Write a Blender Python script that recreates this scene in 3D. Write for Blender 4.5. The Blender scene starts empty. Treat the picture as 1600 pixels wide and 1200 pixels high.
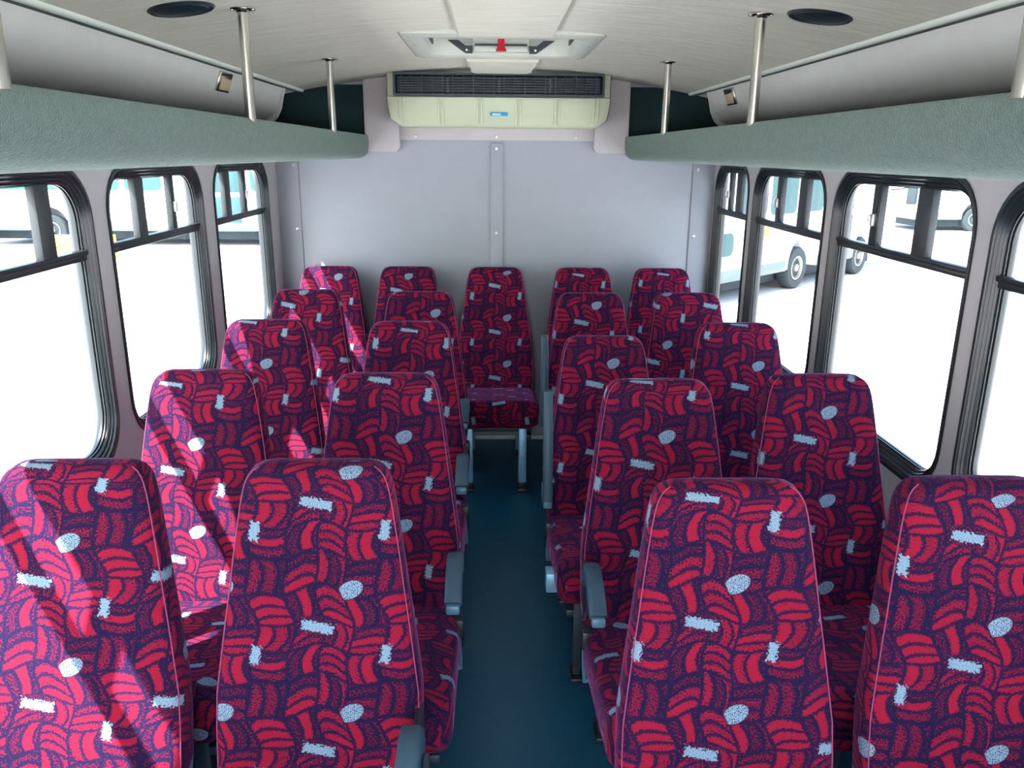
import bpy, bmesh, math, random
from mathutils import Vector, Matrix
random.seed(7)
PI = math.pi
S = bpy.context.scene
COL = S.collection

# ------------------------------------------------------------------ camera
CAM_POS = Vector((-0.034, 0.0, 1.72))
YAW, PITCH, ROLL, FPX = math.radians(1.56), math.radians(16.12), math.radians(0.44), 1250.0
cy, sy, cp, sp = math.cos(YAW), math.sin(YAW), math.cos(PITCH), math.sin(PITCH)
fw = Vector((sy*cp, cy*cp, -sp)); rt = Vector((cy, -sy, 0)); up = rt.cross(fw)
r2 = rt*math.cos(ROLL) + up*math.sin(ROLL); u2 = -rt*math.sin(ROLL) + up*math.cos(ROLL)
cam_d = bpy.data.cameras.new('camera'); cam = bpy.data.objects.new('camera', cam_d); COL.objects.link(cam)
cam.matrix_world = Matrix(((r2.x, u2.x, -fw.x, CAM_POS.x), (r2.y, u2.y, -fw.y, CAM_POS.y), (r2.z, u2.z, -fw.z, CAM_POS.z), (0, 0, 0, 1)))
cam_d.sensor_width = 36; cam_d.lens = FPX/1600*36; cam_d.clip_start = 0.02; cam_d.clip_end = 400
S.camera = cam

# ------------------------------------------------------------------ light
S.view_settings.view_transform = 'Standard'; S.view_settings.look = 'None'
S.view_settings.gamma = 1; S.view_settings.use_curve_mapping = False
S.view_settings.exposure = 2.55
w = bpy.data.worlds.new('world'); S.world = w; w.use_nodes = True
wn, wl = w.node_tree.nodes, w.node_tree.links
sky = wn.new('ShaderNodeTexSky'); sky.sky_type = 'NISHITA'; sky.sun_disc = False
sky.sun_elevation = math.radians(47); sky.sun_rotation = math.radians(215); sky.air_density = 1.0; sky.dust_density = 2.5
wl.new(sky.outputs[0], wn['Background'].inputs[0]); wn['Background'].inputs[1].default_value = 0.22
SUN_DIR = Vector((1.0, 1.03, -1.83)).normalized()
sl = bpy.data.lights.new('sun', 'SUN'); sl.energy = 7.0; sl.angle = math.radians(0.6); sl.color = (1.0, 0.95, 0.9)
so = bpy.data.objects.new('sun', sl); COL.objects.link(so); so.rotation_euler = SUN_DIR.to_track_quat('-Z', 'Y').to_euler(); so.location = (-6, -8, 12)

# ------------------------------------------------------------------ materials
def mat(name, color, rough=0.6, metal=0.0, noise=None, bump=None, sheen=0, sheen_tint=None, spec=None, coat=0, stretch=(1, 1, 1)):
    """noise = (scale, amount) colour mottling; bump = (scale, strength, distance)"""
    m = bpy.data.materials.new(name); m.use_nodes = True
    n, l = m.node_tree.nodes, m.node_tree.links; b = n['Principled BSDF']
    b.inputs['Base Color'].default_value = (*color, 1); b.inputs['Roughness'].default_value = rough; b.inputs['Metallic'].default_value = metal
    if spec is not None: b.inputs['Specular IOR Level'].default_value = spec
    if coat: b.inputs['Coat Weight'].default_value = coat
    if sheen:
        b.inputs['Sheen Weight'].default_value = sheen; b.inputs['Sheen Roughness'].default_value = 0.4
        b.inputs['Sheen Tint'].default_value = (*(sheen_tint or color), 1)
    tc = n.new('ShaderNodeTexCoord'); mp = n.new('ShaderNodeMapping'); l.new(tc.outputs['Object'], mp.inputs[0]); mp.inputs['Scale'].default_value = stretch
    if noise:
        t = n.new('ShaderNodeTexNoise'); t.inputs['Scale'].default_value = noise[0]; t.inputs['Detail'].default_value = 4; l.new(mp.outputs[0], t.inputs['Vector'])
        mx = n.new('ShaderNodeMix'); mx.data_type = 'RGBA'; l.new(t.outputs[0], mx.inputs[0])
        k = noise[1]; mx.inputs[6].default_value = (*[c*(1-k) for c in color], 1); mx.inputs[7].default_value = (*[min(1, c*(1+k)) for c in color], 1)
        l.new(mx.outputs[2], b.inputs['Base Color'])
    if bump:
        t = n.new('ShaderNodeTexNoise'); t.inputs['Scale'].default_value = bump[0]; t.inputs['Detail'].default_value = 3; l.new(mp.outputs[0], t.inputs['Vector'])
        bp = n.new('ShaderNodeBump'); bp.inputs['Strength'].default_value = bump[1]; bp.inputs['Distance'].default_value = bump[2]
        l.new(t.outputs[0], bp.inputs['Height']); l.new(bp.outputs[0], b.inputs['Normal'])
    return m

def fabric_material():
    m = bpy.data.materials.new('seat_fabric'); m.use_nodes = True
    nt = m.node_tree; n, l = nt.nodes, nt.links; b = n['Principled BSDF']
    def val(x, inp):
        if isinstance(x, (int, float)): inp.default_value = x
        else: l.new(x, inp)
    def M(op, a, c=0.0, d=0.0):
        k = n.new('ShaderNodeMath'); k.operation = op
        val(a, k.inputs[0]); val(c, k.inputs[1]); val(d, k.inputs[2]); return k.outputs[0]
    def step(x, a, c):   # smooth 0..1
        k = n.new('ShaderNodeMapRange'); k.interpolation_type = 'SMOOTHSTEP'; val(x, k.inputs[0]); val(a, k.inputs[1]); val(c, k.inputs[2]); return k.outputs[0]
    def noise(vec, scale, detail=2.0):
        k = n.new('ShaderNodeTexNoise'); k.inputs['Scale'].default_value = scale; k.inputs['Detail'].default_value = detail; l.new(vec, k.inputs['Vector']); return k.outputs[0]
    def mixc(f, a, c):
        k = n.new('ShaderNodeMix'); k.data_type = 'RGBA'; val(f, k.inputs[0])
        for q, i in ((a, 6), (c, 7)):
            if isinstance(q, tuple): k.inputs[i].default_value = (*q, 1)
            else: l.new(q, k.inputs[i])
        return k.outputs[2]
    def mixf(f, a, c): return M('ADD', a, M('MULTIPLY', f, M('SUBTRACT', c, a)))
    uv = n.new('ShaderNodeUVMap'); uv.uv_map = 'UVMap'
    at = n.new('ShaderNodeAttribute'); at.attribute_type = 'OBJECT'; at.attribute_name = 'pattern_shift'
    vm = n.new('ShaderNodeVectorMath'); vm.operation = 'SUBTRACT'; l.new(uv.outputs[0], vm.inputs[0]); l.new(at.outputs['Vector'], vm.inputs[1])
    P = vm.outputs[0]; sx = n.new('ShaderNodeSeparateXYZ'); l.new(P, sx.inputs[0]); U, V = sx.outputs[0], sx.outputs[1]
    TW, TH = 0.272, 0.255
    a0 = M('MULTIPLY', U, 4/TW); b0 = M('MULTIPLY', V, 4/TH)
    # periodic warp of the basket weave
    def sn(x, k, p, amp): return M('MULTIPLY', M('SINE', M('ADD', M('MULTIPLY', x, k), p)), amp)
    a1 = M('ADD', M('ADD', a0, sn(b0, PI/2, 0.7, 0.13)), M('ADD', sn(b0, PI, 2.1, 0.09), sn(a0, PI/2, 1.1, 0.10)))
    b1 = M('ADD', M('ADD', b0, sn(a0, PI/2, 0.2, 0.16)), M('ADD', sn(a0, PI, 1.3, 0.10), sn(b0, PI/2, 2.6, 0.10)))
    ca, cb = M('FLOOR', a1), M('FLOOR', b1); fa, fb = M('FRACT', a1), M('FRACT', b1)
    par = M('FLOORED_MODULO', M('ADD', ca, cb), 2.0)
    cam_, cbm = M('FLOORED_MODULO', ca, 4.0), M('FLOORED_MODULO', cb, 4.0)
    along = mixf(par, fa, fb); across = mixf(par, fb, fa)
    cv = n.new('ShaderNodeCombineXYZ'); l.new(cam_, cv.inputs[0]); l.new(cbm, cv.inputs[1]); cv.inputs[2].default_value = 0.5
    wn1 = n.new('ShaderNodeTexWhiteNoise'); l.new(cv.outputs[0], wn1.inputs['Vector'])
    hs = n.new('ShaderNodeSeparateColor'); l.new(wn1.outputs['Color'], hs.inputs[0])
    d0 = M('SUBTRACT', along, 0.5)
    bul = M('MULTIPLY', M('MULTIPLY', d0, d0), mixf(M('GREATER_THAN', hs.outputs[0], 0.35), -0.6, 0.6))
    ac2 = M('ADD', M('ADD', across, bul), M('MULTIPLY', d0, M('MULTIPLY', M('SUBTRACT', hs.outputs[1], 0.5), 0.35)))
    nst = M('SUBTRACT', 3.0, M('MULTIPLY', par, 0.6))
    st = M('MULTIPLY', ac2, nst); si = M('FLOOR', st); sf = M('FRACT', st)
    dstrip = M('DIVIDE', M('MINIMUM', sf, M('SUBTRACT', 1.0, sf)), nst)
    dal = M('MINIMUM', along, M('SUBTRACT', 1.0, along)); dac = M('MINIMUM', across, M('SUBTRACT', 1.0, across))
    d = M('MINIMUM', dstrip, M('MINIMUM', dal, dac))
    fine = noise(P, 900, 2.0); mid = noise(P, 270, 3.0); coarse = noise(P, 90, 2.0)
    dn = M('ADD', d, M('ADD', M('MULTIPLY', M('SUBTRACT', mid, 0.5), 0.16), M('MULTIPLY', M('SUBTRACT', coarse, 0.5), 0.05)))
    line = M('SUBTRACT', 1.0, step(dn, 0.035, 0.075))
    cv2 = n.new('ShaderNodeCombineXYZ'); l.new(cam_, cv2.inputs[0]); l.new(cbm, cv2.inputs[1]); l.new(si, cv2.inputs[2])
    wn2 = n.new('ShaderNodeTexWhiteNoise'); l.new(cv2.outputs[0], wn2.inputs['Vector']); H = wn2.outputs['Value']
    # every strip is a red yarn over navy: bright strips show hardly any navy, dull ones much
    th = n.new('ShaderNodeValToRGB'); th.color_ramp.interpolation = 'CONSTANT'; l.new(H, th.inputs[0])
    e = th.color_ramp.elements; e[0].position = 0; e[0].color = (0.37,)*3+(1,); e[1].position = 0.34; e[1].color = (0.43,)*3+(1,)
    for p_, v_ in ((0.55, 0.475), (0.80, 0.515)): k = e.new(p_); k.color = (v_,)*3+(1,)
    sp_ = M('ADD', M('MULTIPLY', mid, 0.65), M('MULTIPLY', fine, 0.35))
    edge = M('MULTIPLY', M('SUBTRACT', 1.0, step(dn, 0.05, 0.14)), 0.055)
    the = M('ADD', th.outputs[0], edge)
    speck = step(sp_, M('SUBTRACT', the, 0.03), M('ADD', the, 0.04))
    red = mixc(step(H, 0.2, 0.9), RED_A, RED_B)
    col = mixc(speck, NAVY, red)
    col = mixc(M('MULTIPLY', line, 0.93), col, NAVY)
    # pale motifs, one set per repeat
    def local(mx, my, ang):
        x = M('MULTIPLY', M('SUBTRACT', M('FRACT', M('ADD', M('DIVIDE', M('SUBTRACT', U, mx), TW), 0.5)), 0.5), TW)
        y = M('MULTIPLY', M('SUBTRACT', M('FRACT', M('ADD', M('DIVIDE', M('SUBTRACT', V, my), TH), 0.5)), 0.5), TH)
        c_, s_ = math.cos(ang), math.sin(ang)
        return M('ADD', M('MULTIPLY', x, c_), M('MULTIPLY', y, s_)), M('SUBTRACT', M('MULTIPLY', y, c_), M('MULTIPLY', x, s_))
    rag = M('MULTIPLY', M('SUBTRACT', noise(P, 210, 2.0), 0.5), 0.024)
    def box(x, y, hx, hy, r=rag):
        q = M('MAXIMUM', M('SUBTRACT', M('ABSOLUTE', x), hx), M('SUBTRACT', M('ABSOLUTE', y), hy)); return M('ADD', q, r)
    def inside(q): return step(q, 0.0012, -0.0012)
    xo, yo = local(0, 0, math.radians(24))
    ell = M('SUBTRACT', M('SQRT', M('ADD', M('POWER', M('DIVIDE', xo, 0.027), 2), M('POWER', M('DIVIDE', yo, 0.0175), 2))), 1.0)
    ell = M('MULTIPLY', ell, 0.018)
    ov = inside(M('MAXIMUM', ell, M('SUBTRACT', -0.021, xo)))
    ovr = inside(M('SUBTRACT', M('MAXIMUM', ell, M('SUBTRACT', -0.021, xo)), 0.003))
    xb, yb = local(-0.069, -0.077, math.radians(-11)); br = inside(box(xb, yb, 0.033, 0.0095)); brd = inside(box(xb, yb, 0.036, 0.020))
    xv, yv = local(0.073, 0.122, math.radians(-10)); vt = inside(box(xv, yv, 0.0095, 0.019)); vtd = inside(box(xv, yv, 0.017, 0.022))
    dk = M('MAXIMUM', ovr, M('MAXIMUM', M('MULTIPLY', brd, 0.75), M('MULTIPLY', vtd, 0.7)))
    col = mixc(M('MULTIPLY', dk, 0.95), col, mixc(M('GREATER_THAN', sp_, 0.53), NAVY, RED_B))
    spots = M('SUBTRACT', 1.0, M('MULTIPLY', step(noise(P, 380, 1.5), 0.52, 0.57), 0.92))
    white = M('MULTIPLY', M('MAXIMUM', ov, M('MAXIMUM', br, vt)), mixf(ov, M('SUBTRACT', 1.0, M('MULTIPLY', M('SUBTRACT', 1.0, spots), 0.4)), spots))
    col = mixc(white, col, PALE)
    l.new(col, b.inputs['Base Color'])
    b.inputs['Roughness'].default_value = 0.9; b.inputs['Specular IOR Level'].default_value = 0.12
    b.inputs['Sheen Weight'].default_value = 0.22; b.inputs['Sheen Roughness'].default_value = 0.35; b.inputs['Sheen Tint'].default_value = (0.62, 0.22, 0.66, 1)
    bp = n.new('ShaderNodeBump'); bp.inputs['Strength'].default_value = 0.35; bp.inputs['Distance'].default_value = 0.001
    l.new(mid, bp.inputs['Height']); l.new(bp.outputs[0], b.inputs['Normal'])
    return m
RED_A, RED_B, NAVY, PALE = (0.225, 0.006, 0.024), (0.135, 0.004, 0.022), (0.006, 0.005, 0.030), (0.17, 0.28, 0.37)

def glass_material(name, tint, gloss=0.06):
    m = bpy.data.materials.new(name); m.use_nodes = True; n, l = m.node_tree.nodes, m.node_tree.links
    n.remove(n['Principled BSDF']); t = n.new('ShaderNodeBsdfTransparent'); t.inputs[0].default_value = (*tint, 1)
    g = n.new('ShaderNodeBsdfGlossy'); g.inputs['Roughness'].default_value = 0.02
    lw = n.new('ShaderNodeLayerWeight'); pw = n.new('ShaderNodeMath'); pw.operation = 'POWER'; l.new(lw.outputs['Facing'], pw.inputs[0]); pw.inputs[1].default_value = 4
    fr = n.new('ShaderNodeMath'); fr.operation = 'MULTIPLY_ADD'; l.new(pw.outputs[0], fr.inputs[0]); fr.inputs[1].default_value = 0.25; fr.inputs[2].default_value = 0.02
    mx = n.new('ShaderNodeMixShader'); l.new(fr.outputs[0], mx.inputs[0]); l.new(t.outputs[0], mx.inputs[1]); l.new(g.outputs[0], mx.inputs[2])
    l.new(mx.outputs[0], n['Material Output'].inputs[0]); return m

FAB = fabric_material()
PIPE = mat('fabric_piping', (0.25, 0.03, 0.10), 0.8, sheen=0.5, sheen_tint=(0.8, 0.4, 0.6))
ARM = mat('armrest_plastic', (0.028, 0.065, 0.095), 0.5, bump=(300, 0.15, 0.001))
ARMB = mat('armrest_trim_plastic', (0.07, 0.17, 0.24), 0.35)
STEEL = mat('brushed_leg_steel', (0.22, 0.46, 0.62), 0.38, 0.45, noise=(60, 0.2))
DARKP = mat('black_plastic', (0.012, 0.018, 0.025), 0.4)
FRAMEB = mat('seat_frame_steel', (0.03, 0.05, 0.07), 0.45, 0.5)
WALL = mat('grey_vinyl_panel', (0.265, 0.285, 0.335), 0.55, noise=(9, 0.05), bump=(260, 0.12, 0.001))
COVE = mat('cove_vinyl', (0.50, 0.50, 0.49), 0.5, noise=(14, 0.06), bump=(200, 0.1, 0.001))
PINK = mat('mauve_grey_panel', (0.385, 0.365, 0.385), 0.5, noise=(14, 0.05), bump=(200, 0.1, 0.001))
CEIL = mat('beige_headliner', (0.60, 0.59, 0.51), 0.85, noise=(9, 0.13), bump=(14, 0.6, 0.008), stretch=(0.6, 2.6, 1))
TRIMP = mat('pale_trim', (0.60, 0.65, 0.60), 0.4)
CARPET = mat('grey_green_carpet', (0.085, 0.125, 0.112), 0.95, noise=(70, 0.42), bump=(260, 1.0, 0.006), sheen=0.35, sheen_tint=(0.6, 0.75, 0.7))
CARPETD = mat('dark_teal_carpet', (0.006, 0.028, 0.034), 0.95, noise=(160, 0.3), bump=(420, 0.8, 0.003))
FLOOR = mat('blue_grey_floor_vinyl', (0.006, 0.085, 0.165), 0.42, noise=(900, 0.25), bump=(500, 0.1, 0.0006))
CHROME = mat('polished_pole_steel', (0.62, 0.61, 0.56), 0.22, 1.0)
GASKET = mat('black_window_frame', (0.011, 0.016, 0.020), 0.34, 0.0, spec=0.4)
GASKR = mat('window_rubber', (0.02, 0.025, 0.03), 0.45)
GLASS = glass_material('window_glass', (0.92, 0.955, 0.95))
CREAM = mat('cream_plastic', (0.46, 0.50, 0.37), 0.42, noise=(12, 0.03))
GRILL = mat('dark_grille_plastic', (0.010, 0.020, 0.032), 0.38)
WPLAS = mat('white_hatch_plastic', (0.50, 0.53, 0.47), 0.4)
REDP = mat('red_plastic', (0.55, 0.005, 0.02), 0.35)
BADGE = mat('blue_badge', (0.02, 0.30, 0.65), 0.3)
BADGEW = mat('pale_blue_print', (0.45, 0.8, 0.9), 0.4)
LENS = mat('amber_lamp_lens', (0.45, 0.36, 0.22), 0.3)
SCREW = mat('screw_head', (0.42, 0.41, 0.44), 0.3, 0.4)
GROUND = mat('pale_concrete', (0.62, 0.61, 0.60), 0.9, noise=(0.6, 0.06))
BUSW = mat('white_bus_paint', (0.72, 0.73, 0.74), 0.35, coat=0.3)
BUSG = mat('tinted_bus_glass', (0.03, 0.075, 0.08), 0.5, spec=0.15)
SKIRT = mat('grey_bus_skirt', (0.07, 0.10, 0.10), 0.6)
TYRE = mat('tyre_rubber', (0.012, 0.022, 0.028), 0.9)
RIM = mat('wheel_rim_metal', (0.16, 0.16, 0.14), 0.5, 0.3)
YEL = mat('yellow_paint', (0.65, 0.50, 0.03), 0.5)
LIME = mat('lime_reflector', (0.45, 0.60, 0.02), 0.5)
ORG = mat('orange_marker', (0.7, 0.2, 0.03), 0.4)

# ------------------------------------------------------------------ helpers
def link_mesh(name, bm, m, parent=None, smooth=40, loc=None):
    me = bpy.data.meshes.new(name); bmesh.ops.recalc_face_normals(bm, faces=bm.faces); bm.to_mesh(me); bm.free()
    me.materials.append(m)
    if smooth:
        for p in me.polygons: p.use_smooth = True
        me.set_sharp_from_angle(angle=math.radians(smooth))
    o = bpy.data.objects.new(name, me); COL.objects.link(o)
    if parent: o.parent = parent
    if loc: o.location = loc
    return o
def tag(o, label, cat, group=None):
    o['label'] = label; o['category'] = cat
    if group: o['group'] = group
    return o
def struct(o): o['kind'] = 'structure'; return o
def empty(name, loc, rz=0, label=None, cat=None, group=None):
    o = bpy.data.objects.new(name, None); COL.objects.link(o); o.location = loc; o.rotation_euler = (0, 0, rz); o.empty_display_size = 0.1
    if label: tag(o, label, cat, group)
    return o
def bx(bm, x0, x1, y0, y1, z0, z1, bev=0.0, seg=2, mtx=None):
    r = bmesh.ops.create_cube(bm, size=1); vs = r['verts']
    for v in vs: v.co = Vector(((x0+x1)/2+v.co.x*(x1-x0), (y0+y1)/2+v.co.y*(y1-y0), (z0+z1)/2+v.co.z*(z1-z0)))
    if bev:
        es = list({e for v in vs for e in v.link_edges})
        r = bmesh.ops.bevel(bm, geom=es, offset=bev, segments=seg, affect='EDGES', profile=0.5)
        vs = list({v for f in r['faces'] for v in f.verts} | {v for v in vs if v.is_valid})
    if mtx is not None:
        for v in vs: v.co = mtx @ v.co
    return vs
def box(name, b, m, parent=None, bev=0.004, **k):
    bm = bmesh.new(); bx(bm, *b, bev=bev); return link_mesh(name, bm, m, parent, **k)
def loft(bm, rings, closed=True, cap0=True, cap1=True):
    R = [[bm.verts.new(p) for p in r] for r in rings]; n = len(R[0])
    for i in range(len(R)-1):
        for j in range(n if closed else n-1):
            k = (j+1) % n
            bm.faces.new((R[i][j], R[i][k], R[i+1][k], R[i+1][j]))
    if closed and cap0: bm.faces.new(R[0][::-1])
    if closed and cap1: bm.faces.new(R[-1])
    return R
def tube(bm, pts, rad, seg=10, closed=False, flat=1.0):
    pts = [Vector(p) for p in pts]; n = len(pts); rings = []
    ref = None
    for i, p in enumerate(pts):
        a = pts[(i-1) % n] if (closed or i > 0) else p; c = pts[(i+1) % n] if (closed or i < n-1) else p
        t = (c-a).normalized()
        if ref is None:
            ref = Vector((0, 0, 1)) if abs(t.z) < 0.9 else Vector((1, 0, 0))
        s = t.cross(ref).normalized(); ref = s.cross(t).normalized()
        r = rad[i] if isinstance(rad, (list, tuple)) else rad
        rings.append([p + s*math.cos(2*PI*k/seg)*r + ref*math.sin(2*PI*k/seg)*r*flat for k in range(seg)])
    if closed: rings.append(rings[0]); 
    loft(bm, rings, True, not closed, not closed)
    if closed: bmesh.ops.remove_doubles(bm, verts=bm.verts, dist=1e-6)
def cyl(bm, c, axis, r, h, seg=24, r2_=None):
    a = Vector(axis).normalized(); s = a.cross(Vector((0, 0, 1)) if abs(a.z) < 0.9 else Vector((1, 0, 0))).normalized(); t = a.cross(s)
    c = Vector(c); r2_ = r if r2_ is None else r2_
    loft(bm, [[c+a*z+(s*math.cos(2*PI*k/seg)+t*math.sin(2*PI*k/seg))*q for k in range(seg)] for z, q in ((0, r), (h, r2_))])
def lathe(bm, c, axis, prof, seg=32):
    a = Vector(axis).normalized(); s = a.cross(Vector((0, 0, 1)) if abs(a.z) < 0.9 else Vector((1, 0, 0))).normalized(); t = a.cross(s); c = Vector(c)
    loft(bm, [[c+a*z+(s*math.cos(2*PI*k/seg)+t*math.sin(2*PI*k/seg))*max(q, 1e-4) for k in range(seg)] for q, z in prof])
def rrect(y0, y1, z0, z1, r, n=7):
    """closed loop of (y, z) with rounded corners"""
    o = []
    for cyy, czz, a0 in ((y1-r, z1-r, 0), (y0+r, z1-r, PI/2), (y0+r, z0+r, PI), (y1-r, z0+r, 1.5*PI)):
        for k in range(n): a = a0+PI/2*k/(n-1); o.append((cyy+r*math.cos(a), czz+r*math.sin(a)))
    return o
def plate(name, outline, holes, place, t, m, parent=None):
    """flat plate with holes; place(a, b, depth) -> xyz; thickness t"""
    bm = bmesh.new(); loops = [outline]+holes; es = []; L = []
    for lp in loops:
        vs = [bm.verts.new(place(a, b, 0)) for a, b in lp]; L.append(vs)
        for i in range(len(vs)): es.append(bm.edges.new((vs[i], vs[(i+1) % len(vs)])))
    bmesh.ops.triangle_fill(bm, use_beauty=True, use_dissolve=False, edges=es)
    front = list(bm.faces); mp = {}
    for vs, lp in zip(L, loops):
        for v, (a, b) in zip(vs, lp): mp[v] = bm.verts.new(place(a, b, t))
    for f in front: bm.faces.new([mp[v] for v in f.verts][::-1])
    for vs in L:
        for i in range(len(vs)):
            a, b = vs[i], vs[(i+1) % len(vs)]; bm.faces.new((a, b, mp[b], mp[a]))
    return link_mesh(name, bm, m, parent, smooth=30)
def extrude_profile(name, prof, y0, y1, m, parent=None, close=True, smooth=35, sx_=1):
    """prof = list of (x, z), swept along Y"""
    bm = bmesh.new(); loft(bm, [[(sx_*x, y, z) for x, z in prof] for y in (y0, y1)], close)
    return link_mesh(name, bm, m, parent, smooth)

# ------------------------------------------------------------------ setting: shell of the bus
XW, YB, YF = 1.25, 4.72, -1.7
ZG = -0.75
o = box('floor', (-XW-0.05, XW+0.05, YF, YB+0.06, -0.08, 0), FLOOR, bev=0); struct(o)
bm = bmesh.new(); bx(bm, -150, 150, -80, 220, ZG-0.1, ZG); struct(link_mesh('ground', bm, GROUND, smooth=0))

def zc(x): return 2.145-0.105*(x/1.09)**2
# ceiling: shallow arch
prof = []
for i in range(25): x = -1.30+2.60*i/24; prof.append((x, zc(x)))
prof += [(x, z+0.05) for x, z in prof[::-1]]
# hatch hole is cut by building the ceiling in four pieces around it
HX0, HX1, HY0, HY1 = -0.335, 0.345, 3.14, 3.82
def ceil_piece(bm, x0, x1, y0, y1, n=12):
    xs = [x0+(x1-x0)*i/n for i in range(n+1)]
    p = [(x, zc(x)) for x in xs]+[(x, zc(x)+0.05) for x in xs[::-1]]
    loft(bm, [[(x, y, z) for x, z in p] for y in (y0, y1)])
bm = bmesh.new()
ceil_piece(bm, -1.30, 1.30, YF, HY0, 26); ceil_piece(bm, -1.30, 1.30, HY1, YB+0.06, 26)
ceil_piece(bm, -1.30, HX0, HY0, HY1, 14); ceil_piece(bm, HX1, 1.30, HY0, HY1, 14)
struct(link_mesh('ceiling', bm, CEIL, smooth=30))

# side walls with window openings
WZ0, WZ1, ZT, CR = 0.76, 1.668, 1.405, 0.15
WINL = [(-0.42, 0.42), (0.60, 1.47), (1.61, 2.50), (2.62, 3.475), (3.63, 4.50)]
WINR = [(-0.70, 0.14), (0.22, 1.08), (1.16, 2.03), (2.12, 3.02), (3.11, 3.97), (4.06, 4.66)]
for side, wins, nm in ((-1, WINL, 'wall_left'), (1, WINR, 'wall_right')):
    struct(plate(nm, [(YF, 0), (YB+0.05, 0), (YB+0.05, 2.06), (YF, 2.06)], [rrect(a, b, WZ0, WZ1, CR) for a, b in wins],
                 lambda a, b, d, s=side: (s*(XW+d), a, b), 0.055, PINK))
# rear wall
struct(box('wall_rear', (-XW-0.05, XW+0.05, YB, YB+0.05, 0, 2.12), WALL, bev=0))

# windows
def window(idx, side, y0, y1, bars):
    root = empty('window_%d' % idx, (side*XW, (y0+y1)/2, WZ0)); struct(root)
    inv = Matrix.Translation(-root.location)
    def X(d): return side*(XW+d)
    def add(name, bm, m, smooth=35):
        bm.transform(inv); return link_mesh(name, bm, m, root, smooth)
    # stepped frame: (inward offset, depth)
    prof = [(-0.004, 0.012), (-0.010, -0.006), (0.003, -0.007), (0.009, 0.000), (0.013, 0.000), (0.015, -0.003), (0.019, 0.004), (0.023, 0.008), (0.026, 0.005),
            (0.030, 0.011), (0.034, 0.015), (0.037, 0.012), (0.042, 0.017), (0.034, 0.020), (0.034, 0.022), (0.044, 0.024), (0.044, 0.027), (0.034, 0.029), (0.034, 0.031), (0.045, 0.033), (0.045, 0.042), (0.02, 0.062), (-0.015, 0.066), (-0.015, 0.056), (-0.004, 0.056)]
    bm = bmesh.new(); rings = []
    for u, d in prof:
        rings.append([(X(d), a, b) for a, b in rrect(y0+u*(0.5 if u > 0 else 1), y1-u*(0.5 if u > 0 else 1), WZ0+u, WZ1-u, CR-u*0.8, 9)])
    rings.append(rings[0]); loft(bm, rings, True, False, False); bmesh.ops.remove_doubles(bm, verts=bm.verts, dist=1e-6)
    add('window_frame', bm, GASKET, 50)
    bm = bmesh.new(); bx(bm, min(X(0.014), X(0.044)), max(X(0.014), X(0.044)), y0+0.018, y1-0.018, ZT-0.010, ZT+0.010, 0.004)
    bx(bm, min(X(0.008), X(0.034)), max(X(0.008), X(0.034)), y0+0.018, y1-0.018, ZT+0.008, ZT+0.022, 0.003)
    add('transom_bar', bm, GASKET)
    for (b0, b1, kind) in bars:
        bm = bmesh.new(); d0, d1 = (0.010, 0.034) if kind == 'wide' else (0.014, 0.038)
        bx(bm, min(X(d0), X(d1)), max(X(d0), X(d1)), b0, b1, ZT+0.015, WZ1-0.04, 0.003)
        br = add('sliding_sash_bar', bm, GASKR if kind == 'wide' else GASKET)
        if kind == 'latch':
            bm = bmesh.new(); c = (b0+b1)/2
            bx(bm, min(X(0.002), X(0.016)), max(X(0.002), X(0.016)), c-0.008, c+0.008, 1.49, 1.53, 0.002)
            tube(bm, [(X(0.008), c, 1.525), (X(-0.004), c, 1.532), (X(-0.006), c+0.004, 1.505)], 0.004, 6); bm.transform(inv)
            lt = link_mesh('latch', bm, SCREW, br)
    bm = bmesh.new(); u = 0.036
    loft(bm, [[(X(d), a, b) for a, b in rrect(y0+u*0.5, y1-u*0.5, WZ0+u, WZ1-u, CR-u*0.8, 6)] for d in (0.034, 0.038)])
    g = add('pane', bm, GLASS, 0)
n_ = 1
BARL = [[(-0.15, -0.11, 'wide'), (0.12, 0.15, 'latch')], [(0.78, 0.82, 'latch'), (1.00, 1.07, 'wide')], [(1.80, 1.83, 'latch'), (2.235, 2.31, 'wide')],
        [(2.865, 2.935, 'wide'), (3.185, 3.225, 'latch')], [(3.82, 3.90, 'wide'), (4.12, 4.17, 'latch')]]
BARR = [[(-0.4, -0.36, 'wide')], [(0.45, 0.5, 'wide'), (0.75, 0.78, 'latch')], [(1.45, 1.52, 'wide'), (1.78, 1.82, 'latch')], [(2.37, 2.455, 'wide'), (2.70, 2.755, 'latch')],
        [(3.335, 3.42, 'wide'), (3.645, 3.70, 'latch')], [(4.23, 4.31, 'wide'), (4.42, 4.46, 'latch')]]
for (a, b), br in zip(WINL, BARL): window(n_, -1, a, b, br); n_ += 1
for (a, b), br in zip(WINR, BARR): window(n_, 1, a, b, br); n_ += 1

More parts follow.
